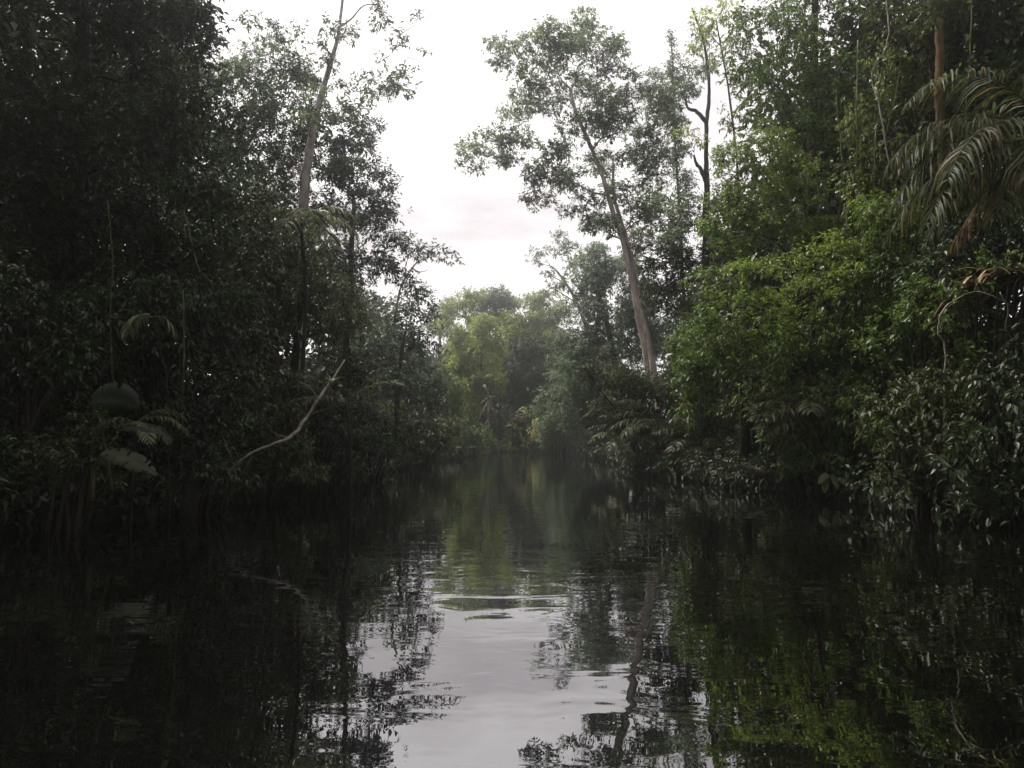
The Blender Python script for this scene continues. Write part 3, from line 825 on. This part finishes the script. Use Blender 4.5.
# ================================================================== the far bend
for nm, label, D, path, r0, lobes, mat, leaf, lai in [
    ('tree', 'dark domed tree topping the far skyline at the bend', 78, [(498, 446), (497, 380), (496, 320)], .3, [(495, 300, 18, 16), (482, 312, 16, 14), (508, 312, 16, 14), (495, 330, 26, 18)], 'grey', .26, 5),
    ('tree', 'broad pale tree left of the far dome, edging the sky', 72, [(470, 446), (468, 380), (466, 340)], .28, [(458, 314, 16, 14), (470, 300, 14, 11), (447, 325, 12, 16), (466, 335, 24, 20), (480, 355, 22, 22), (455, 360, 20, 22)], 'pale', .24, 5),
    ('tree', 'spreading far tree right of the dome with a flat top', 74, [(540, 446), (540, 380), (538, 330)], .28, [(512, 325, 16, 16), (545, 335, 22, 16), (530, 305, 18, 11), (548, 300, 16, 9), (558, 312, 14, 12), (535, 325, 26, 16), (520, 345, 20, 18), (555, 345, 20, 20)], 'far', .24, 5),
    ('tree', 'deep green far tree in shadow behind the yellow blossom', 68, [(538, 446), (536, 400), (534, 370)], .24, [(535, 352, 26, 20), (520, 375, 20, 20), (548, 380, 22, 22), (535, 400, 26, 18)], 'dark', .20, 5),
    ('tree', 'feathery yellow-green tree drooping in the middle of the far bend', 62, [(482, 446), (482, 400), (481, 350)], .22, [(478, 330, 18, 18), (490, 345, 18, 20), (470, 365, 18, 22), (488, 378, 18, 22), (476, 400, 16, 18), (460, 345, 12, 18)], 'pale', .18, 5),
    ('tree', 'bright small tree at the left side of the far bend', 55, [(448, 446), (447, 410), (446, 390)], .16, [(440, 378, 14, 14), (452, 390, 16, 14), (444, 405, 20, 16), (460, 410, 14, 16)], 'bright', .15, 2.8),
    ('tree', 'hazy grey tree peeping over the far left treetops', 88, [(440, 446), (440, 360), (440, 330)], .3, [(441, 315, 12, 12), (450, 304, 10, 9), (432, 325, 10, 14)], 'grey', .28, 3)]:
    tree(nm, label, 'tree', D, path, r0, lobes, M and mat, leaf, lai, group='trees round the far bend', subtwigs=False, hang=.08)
for label, D, px, lobes, mat, leaf, hang in [
    ('far bush drooping into the water below the dead grey branch', 47, 470, [(462, 425, 18, 14), (478, 435, 14, 12), (450, 440, 20, 10), (470, 448, 16, 7)], 'mid', .14, .3),
    ('shadowed bush right of the yellow blossom at the far bank', 60, 552, [(548, 430, 18, 16), (560, 415, 16, 16), (540, 442, 14, 9)], 'darkold', .17, .1),
    ('low bush with dangling twigs left of the leaf-wrapped stump', 64, 505, [(500, 420, 10, 22), (508, 440, 10, 9), (495, 438, 12, 10)], 'dark', .17, .3)]:
    shrub('shrub', label, D, px, lobes, M and mat, leaf, 3, group='bushes round the far bend', hang=hang)
t = thing('stump', 'leaf-wrapped stump with a rusty red top at the far bend', 'stump', P(520, 448, 58))
loc = t.location[:]
mb = MB(); b = P(520, 450, 58); b[2] = -.3
tube(mb, [b, P(519, 435, 58), P(520, 418, 58)], [.7, .6, .5], 9, 4, .1); mb.build('trunk', M['bark'], t, loc, True)
mb = MB()
for lb in ((514, 440, 8, 12), (524, 440, 8, 11), (518, 425, 9, 9)):
    for c, rr in lobes_at([lb], 57.4): foliage_lobe(mb, c, rr, .16, 3, hang=.5)
mb.build('leaves', M['pale'], t, loc)
mb = MB()
for c, rr in lobes_at([(518, 416, 5, 4.5), (521, 419, 4, 3)], 57.2): foliage_lobe(mb, c, rr, .16, 3)
mb.build('blossom', M['red'], t, loc)
t = thing('flowering_shrub', 'shrub carrying one hanging pale yellow blossom cluster at the far bank', 'shrub', P(536, 447, 57))
loc = t.location[:]
mb = MB(); tube(mb, [P(540, 450, 57), P(541, 425, 57), P(538, 411, 57), P(534, 407, 57)], [.1, .08, .06, .03], 6, 5); mb.build('stem', M['stem'], t, loc, True)
mb = MB()
for lb in ((533.5, 428, 3, 7), (536.5, 421, 2.4, 5), (537, 431, 2, 4)):
    for c, rr in lobes_at([lb], 56.6): foliage_lobe(mb, c, rr, .2, 3, hang=.6, wr=.6)
mb.build('blossom', M['yellow'], t, loc)
mb = MB()
for lb in ((545, 425, 8, 9), (530, 410, 8, 5), (542, 438, 7, 6)):
    for c, rr in lobes_at([lb], 57.4): foliage_lobe(mb, c, rr, .17, 2.4, hang=.2)
mb.build('foliage', M['far'], t, loc)
t = thing('dead_branch', 'grey leafless branch forking down at the far bend', 'branch', P(487, 440, 52))
mb = MB()
for pts, r in (([(484, 385), (489, 400), (488, 420), (490, 440)], .10), ([(489, 400), (481, 415), (474, 428)], .06), ([(489, 405), (496, 418), (497, 425)], .05), ([(487, 398), (480, 405), (476, 415)], .04), ([(488, 420), (483, 428), (480, 432)], .04)):
    tube(mb, [P(a, b, 52) for a, b in pts], np.linspace(r, r * .3, len(pts)), 5, 4, .2)
mb.build('bark', M['barkdriftwood'], t, t.location[:], True)
# sunlit grass on the far right bank
mb = MB()
n = 5200
gxp = RNG.uniform(4.2, 8.4, n); gyp = RNG.uniform(46.5, 55, n)
ok = gxp > interp(gyp, XR) - .5
pos = np.stack([gxp, gyp, np.maximum(ground_z(gxp, gyp), -.02)], -1)[ok]
leaves(mb, pos, RNG.normal(0, .35, pos.shape) + [0, 0, 1], RNG.normal(0, 1, pos.shape), RNG.uniform(.25, .6, len(pos)), .12, .1)
gr = mb.build('grass', M['grass']); gr['kind'] = 'stuff'; gr['label'] = 'sunlit yellow-green grass patch on the far right bank'

# ================================================================== the left bank
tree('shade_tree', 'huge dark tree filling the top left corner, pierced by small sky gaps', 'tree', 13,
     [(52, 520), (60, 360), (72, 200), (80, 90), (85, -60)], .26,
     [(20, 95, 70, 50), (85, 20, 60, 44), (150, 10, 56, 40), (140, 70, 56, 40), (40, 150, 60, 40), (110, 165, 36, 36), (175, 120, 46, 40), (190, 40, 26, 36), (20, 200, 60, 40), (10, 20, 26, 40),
      (100, -60, 90, 50), (20, -60, 60, 50), (190, -50, 40, 40), (60, 110, 30, 24), (202, 20, 14, 24), (150, -140, 90, 60, -2), (40, -180, 90, 60, -3), (220, -120, 60, 50, -1)],  # closing lobes lie out of view above, added to shade the left bank
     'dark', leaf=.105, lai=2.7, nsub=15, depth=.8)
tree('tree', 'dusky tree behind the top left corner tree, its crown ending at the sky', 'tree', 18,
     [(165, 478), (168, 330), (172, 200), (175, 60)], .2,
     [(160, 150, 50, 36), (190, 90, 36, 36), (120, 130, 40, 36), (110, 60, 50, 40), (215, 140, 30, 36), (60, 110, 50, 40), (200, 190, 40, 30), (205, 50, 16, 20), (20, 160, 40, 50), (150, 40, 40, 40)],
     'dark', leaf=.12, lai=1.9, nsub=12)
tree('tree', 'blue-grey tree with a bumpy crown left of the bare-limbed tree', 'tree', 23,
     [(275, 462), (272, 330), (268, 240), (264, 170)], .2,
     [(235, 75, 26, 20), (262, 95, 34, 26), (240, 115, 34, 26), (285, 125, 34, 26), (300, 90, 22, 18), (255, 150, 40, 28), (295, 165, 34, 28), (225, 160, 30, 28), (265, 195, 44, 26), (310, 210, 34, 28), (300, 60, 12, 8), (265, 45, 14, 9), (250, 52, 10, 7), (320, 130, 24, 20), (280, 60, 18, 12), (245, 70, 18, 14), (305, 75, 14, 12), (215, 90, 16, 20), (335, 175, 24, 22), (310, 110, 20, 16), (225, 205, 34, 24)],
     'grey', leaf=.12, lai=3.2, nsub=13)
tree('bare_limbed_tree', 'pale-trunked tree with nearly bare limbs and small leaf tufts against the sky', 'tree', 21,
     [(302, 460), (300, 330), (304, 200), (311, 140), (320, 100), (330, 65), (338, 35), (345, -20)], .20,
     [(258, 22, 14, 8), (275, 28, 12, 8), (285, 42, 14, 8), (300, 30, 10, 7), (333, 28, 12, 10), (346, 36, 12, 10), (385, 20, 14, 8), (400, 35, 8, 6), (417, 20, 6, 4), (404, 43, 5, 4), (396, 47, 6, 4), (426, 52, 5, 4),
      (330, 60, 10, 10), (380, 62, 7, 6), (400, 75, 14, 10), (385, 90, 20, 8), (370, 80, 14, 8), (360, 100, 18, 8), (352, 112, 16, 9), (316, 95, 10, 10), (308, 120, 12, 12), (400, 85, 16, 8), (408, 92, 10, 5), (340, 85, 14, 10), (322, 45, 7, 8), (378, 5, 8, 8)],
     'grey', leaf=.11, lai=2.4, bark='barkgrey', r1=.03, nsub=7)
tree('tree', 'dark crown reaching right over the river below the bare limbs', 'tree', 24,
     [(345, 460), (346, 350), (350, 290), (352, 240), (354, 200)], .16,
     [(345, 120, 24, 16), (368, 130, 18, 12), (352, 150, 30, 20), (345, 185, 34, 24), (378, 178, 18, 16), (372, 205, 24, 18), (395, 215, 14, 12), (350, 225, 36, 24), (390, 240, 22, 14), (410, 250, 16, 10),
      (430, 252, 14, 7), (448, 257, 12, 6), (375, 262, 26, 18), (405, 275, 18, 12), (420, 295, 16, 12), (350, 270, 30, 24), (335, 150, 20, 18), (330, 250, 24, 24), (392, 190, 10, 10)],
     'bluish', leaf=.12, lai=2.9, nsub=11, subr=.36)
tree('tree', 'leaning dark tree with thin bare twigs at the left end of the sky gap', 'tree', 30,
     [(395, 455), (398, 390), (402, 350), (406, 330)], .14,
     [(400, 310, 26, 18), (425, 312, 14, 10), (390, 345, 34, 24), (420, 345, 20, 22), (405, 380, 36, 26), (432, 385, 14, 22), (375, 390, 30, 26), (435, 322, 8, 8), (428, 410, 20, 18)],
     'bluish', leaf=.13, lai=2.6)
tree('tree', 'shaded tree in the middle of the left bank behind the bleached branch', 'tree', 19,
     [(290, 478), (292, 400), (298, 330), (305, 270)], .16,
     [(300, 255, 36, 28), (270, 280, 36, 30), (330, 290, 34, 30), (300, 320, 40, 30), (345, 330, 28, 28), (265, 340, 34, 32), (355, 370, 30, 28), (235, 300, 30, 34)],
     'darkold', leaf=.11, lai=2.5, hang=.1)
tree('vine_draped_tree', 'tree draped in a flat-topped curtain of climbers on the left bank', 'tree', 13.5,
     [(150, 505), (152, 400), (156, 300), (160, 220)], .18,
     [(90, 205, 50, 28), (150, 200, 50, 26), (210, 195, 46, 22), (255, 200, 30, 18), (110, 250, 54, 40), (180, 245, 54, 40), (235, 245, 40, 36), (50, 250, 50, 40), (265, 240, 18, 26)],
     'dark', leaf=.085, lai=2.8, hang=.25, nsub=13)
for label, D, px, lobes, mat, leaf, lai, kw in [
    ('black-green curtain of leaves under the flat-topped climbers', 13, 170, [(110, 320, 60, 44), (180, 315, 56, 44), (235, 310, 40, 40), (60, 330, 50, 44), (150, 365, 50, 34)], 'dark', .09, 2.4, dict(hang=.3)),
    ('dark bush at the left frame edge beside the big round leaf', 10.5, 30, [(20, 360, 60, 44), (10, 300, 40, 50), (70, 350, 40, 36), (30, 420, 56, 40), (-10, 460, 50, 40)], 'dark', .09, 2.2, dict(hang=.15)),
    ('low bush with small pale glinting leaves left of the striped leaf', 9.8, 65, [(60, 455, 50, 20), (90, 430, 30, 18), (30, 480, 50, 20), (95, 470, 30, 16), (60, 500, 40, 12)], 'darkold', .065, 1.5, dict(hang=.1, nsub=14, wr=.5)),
    ('dark green bush around the dark leaning trunk at left', 12, 200, [(195, 400, 34, 30), (215, 440, 36, 26), (180, 450, 30, 28), (225, 470, 36, 18), (170, 490, 36, 14), (240, 390, 34, 30)], 'dark', .08, 2.2, dict(hang=.2)),
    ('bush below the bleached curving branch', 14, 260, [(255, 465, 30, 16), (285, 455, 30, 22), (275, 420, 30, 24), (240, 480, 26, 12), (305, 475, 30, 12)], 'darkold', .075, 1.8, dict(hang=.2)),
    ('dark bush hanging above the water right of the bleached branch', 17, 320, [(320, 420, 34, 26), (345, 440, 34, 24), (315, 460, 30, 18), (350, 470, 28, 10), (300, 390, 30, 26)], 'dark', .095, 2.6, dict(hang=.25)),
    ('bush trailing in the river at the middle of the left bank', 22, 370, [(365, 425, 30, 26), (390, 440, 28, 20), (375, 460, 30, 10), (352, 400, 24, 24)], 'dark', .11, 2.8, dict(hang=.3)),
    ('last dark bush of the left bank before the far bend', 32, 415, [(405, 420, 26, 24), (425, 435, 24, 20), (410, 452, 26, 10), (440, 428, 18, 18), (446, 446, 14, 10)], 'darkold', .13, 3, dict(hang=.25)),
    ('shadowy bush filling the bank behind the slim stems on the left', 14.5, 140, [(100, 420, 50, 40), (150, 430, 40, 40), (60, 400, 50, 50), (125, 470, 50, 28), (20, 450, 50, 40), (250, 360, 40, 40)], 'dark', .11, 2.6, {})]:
    shrub('shrub', label, D, px, lobes, M and mat, leaf, lai, group='bushes along the left bank', **kw)
# broad leaves
t = thing('round_leaf_plant', 'plant with one big dark round leaf near the left edge', 'plant', P(118, 480, 10))
loc = t.location[:]
mb = MB(); tube(mb, [P(112, 490, 10), P(104, 440, 10), P(96, 400, 9.9)], [.02, .018, .014], 6, 5); mb.build('stem', M['stem'], t, loc, True)
mb = MB(); rib = blade(mb, P(92, 402, 9.8), [1, -.15, .45], [-.35, -.9, .35], .70, .44, 1.1, rag=.07, K=26, fold=.45, rib=.02, torn=2); lf = mb.build('leaf', M['aroid'], t, loc)
mb = MB(); tube(mb, rib[::3], np.linspace(.009, .003, len(rib[::3])), 5, 3); mb.build('midrib', M['stem'], lf, (0, 0, 0), True)
mb = MB()
tube(mb, [P(100, 440, 10), P(88, 415, 9.85), rib[0]], [.014, .010, .007], 5, 4); mb.build('stalk', M['stem'], t, loc, True)
t = thing('banana_plant', 'plant with a pale striped leaf tipping down to the right above the water', 'plant', P(105, 470, 9.6))
loc = t.location[:]
mb = MB(); tube(mb, [P(92, 500, 9.7), P(94, 470, 9.6), P(104, 452, 9.5)], [.03, .025, .012], 6, 5); mb.build('stem', M['stem'], t, loc, True)
mb = MB(); rib = blade(mb, P(104, 452, 9.5), [1, -.15, -.12], [.05, -.6, .75], .78, .27, .55, rag=.16, K=44, fold=.3, rib=.014, torn=9); lf = mb.build('leaf', M['banana'], t, loc)
mb = MB(); tube(mb, rib[::4], np.linspace(.009, .003, len(rib[::4])), 5, 3); mb.build('midrib', M['vein'], lf, (0, 0, 0), True)
for d_, s_ in (([.9, .3, .35], .7), ([.7, -.3, .5], .6)):
    mb = MB(); blade(mb, P(112, 432, 9.9), d_, [.05, -.5, .8], s_, .13, .9, rag=.15, K=24, rib=.01, torn=5); mb.build('leaf', M['aroid'], t, loc)
# feather fronds of the left bank
for label, D, tr, fr, mat, kw in [
    ('palm with tall fronds spraying against the trees at the top of the left bank', 17.5, [(300, 480), (302, 380), (306, 290), (300, 225)], [(200, 50, 1.5, 1.4), (0, 35, 1.5, 1.3, 'frondpale'), (20, 60, 1.6, 1.6), (330, 15, 1.3, 1.1, 'frondpale'), (300, 45, 1.4, 1.5), (180, 10, 1.2, 1.0), (260, 20, 1.2, 1.2), (100, 50, 1.4, 1.3)], 'frond', dict(ll=.62, lw=.045, nl=30, r=.05)),
    ('palm with thin pale fronds fanning left over the bleached branch', 16, [(352, 485), (350, 440), (346, 405)], [(170, 20, 1.5, .6, 'frondpale', .2), (160, 40, 1.5, .7, None, .2), (180, 0, 1.3, .5, 'frondpale', .2), (190, 55, 1.4, .9, None, .2), (20, 20, 1.3, .7), (0, 45, 1.4, .8, 'frondpale', .2), (230, 30, 1.2, .8), (175, -18, 1.1, .3)], 'frond', dict(ll=.40, lw=.028, nl=28, r=.04)),
    ('young palm whose slim stem ends in a curled drooping frond', 11, [(172, 500), (168, 400), (160, 350), (152, 318)], [(165, 40, .55, 2.2, 'frondpale', .7), (10, 30, .5, 2.2, None, .7), (200, 10, .45, 1.6, 'frondpale', .7)], 'frond', dict(ll=.30, lw=.026, nl=16, r=.012)),
    ('fern-like palm arching right beside the striped leaf', 10.8, [(130, 500), (134, 460), (138, 425)], [(5, 35, .8, 1.3, 'frond', .4), (340, 15, .7, 1.0, None, .5), (30, 55, .8, 1.5), (310, 10, .6, 1.0, 'frondpale', .5), (180, 30, .7, 1.2), (220, 40, .6, 1.2)], 'frond', dict(ll=.22, lw=.024, nl=20, r=.025))]:
    palm('palm', label, D, tr, fr, mat, **kw)
t = thing('slim_stem', 'single upright slim stem left of the dark leaning trunk', 'sapling', P(182, 500, 11.6))
mb = MB(); b = P(182, 500, 11.6); b[2] = 0
tube(mb, [b, P(182, 420, 11.6), P(184, 350, 11.6), P(183, 290, 11.6)], [.018, .015, .012, .008], 6, 5, .1); mb.build('stem', M['stem'], t, t.location[:], True)
t = thing('leaning_trunk', 'thick dark trunk slanting out of the water on the left bank', 'trunk', P(195, 500, 11.8))
mb = MB(); b = P(188, 512, 11.6); b[2] = -.4
tube(mb, [b, P(192, 480, 11.7), P(204, 445, 11.9), P(210, 415, 12.2), P(212, 390, 12.5)], [.17, .14, .11, .09, .05], 10, 6, .12); mb.build('bark', M['bark'], t, t.location[:], True)
t = thing('broken_stick', 'short pale broken stick leaning against the dark trunk', 'stick', P(226, 455, 11.9))
mb = MB(); tube(mb, [P(232, 462, 11.8), P(226, 446, 11.8), P(220, 430, 11.8)], [.022, .026, .012], 7, 4, .2); mb.build('bark', M['barkgrey' if False else 'barkbrown'], t, t.location[:], True)
t = thing('bleached_branch', 'bleached curved branch rising from the left bank over the water', 'branch', P(222, 482, 13))
loc = t.location[:]
mb = MB(); tube(mb, [P(220, 486, 11.9), P(232, 468, 12), P(252, 453, 12.1), (P(274, 444, 12.3)), P(292, 436, 12.6), P(305, 420, 13.3), P(318, 400, 13.5), P(332, 380, 13.8), P(345, 360, 14)], [.010, .015, .021, .026, .034, .030, .028, .024, .012], 8, 6, .14)
mb.build('bark', M['barkdriftwood'], t, loc, True)
for pts in ([(290, 437), (280, 436), (270, 430)], [(318, 400), (310, 388), (296, 380)], [(252, 452), (250, 460), (240, 476)]):
    mb = MB(); tube(mb, [P(a, b, 13.2) for a, b in pts], [.018, .012, .006], 5, 4, .1); mb.build('twig', M['barkdriftwood'], t, loc, True)
t = thing('bromeliad', 'spiky pale green tuft perched on the bleached branch', 'bromeliad', P(331, 383, 13.7))
mb = MB()
for k in range(30):
    a = RNG.uniform(0, 2 * math.pi)
    blade(mb, P(331, 383, 13.7), [math.cos(a) * .7, math.sin(a) * .7, RNG.uniform(.4, 1.5)], [0, 0, 1], RNG.uniform(.14, .32), .016, 1.1, K=6, J=1)
mb.build('leaves', M['grey'], t, t.location[:])
t = thing('twiggy_branch', 'thin grey bare branch jutting right from the far left treetops', 'branch', P(410, 275, 29))
mb = MB()
for pts, r in (([(395, 320), (400, 290), (412, 268), (425, 258), (440, 257)], .05), ([(412, 268), (420, 272), (428, 270)], .03)):
    tube(mb, [P(a, b, 28) for a, b in pts], np.linspace(r, r * .3, len(pts)), 5, 4, .15)
mb.build('bark', M['barkgrey'], t, t.location[:], True)
for lab, D, pts, r, lf in [
    ('vine hanging straight down through the dark curtain at left', 11.4, [(108, 200), (112, 260), (110, 330), (114, 390)], .009, 30),
    ('thin pale vine trailing through the left bank shade above the bleached branch', 13, [(300, 250), (296, 310), (302, 360)], .008, 20),
    ('slack loop of vine below the flat-topped climbers', 11.2, [(185, 215), (200, 270), (225, 285), (240, 240), (246, 205)], .009, 30),
    ('limp vine swaying in front of the dusky left bank near the palm fronds', 14, [(262, 200), (258, 260), (264, 320), (260, 380)], .011, 60)]:
    vine('vine', lab, [P(a, b, D) for a, b in pts], r, 'stem', leaf=lf, leafmat_='dark')
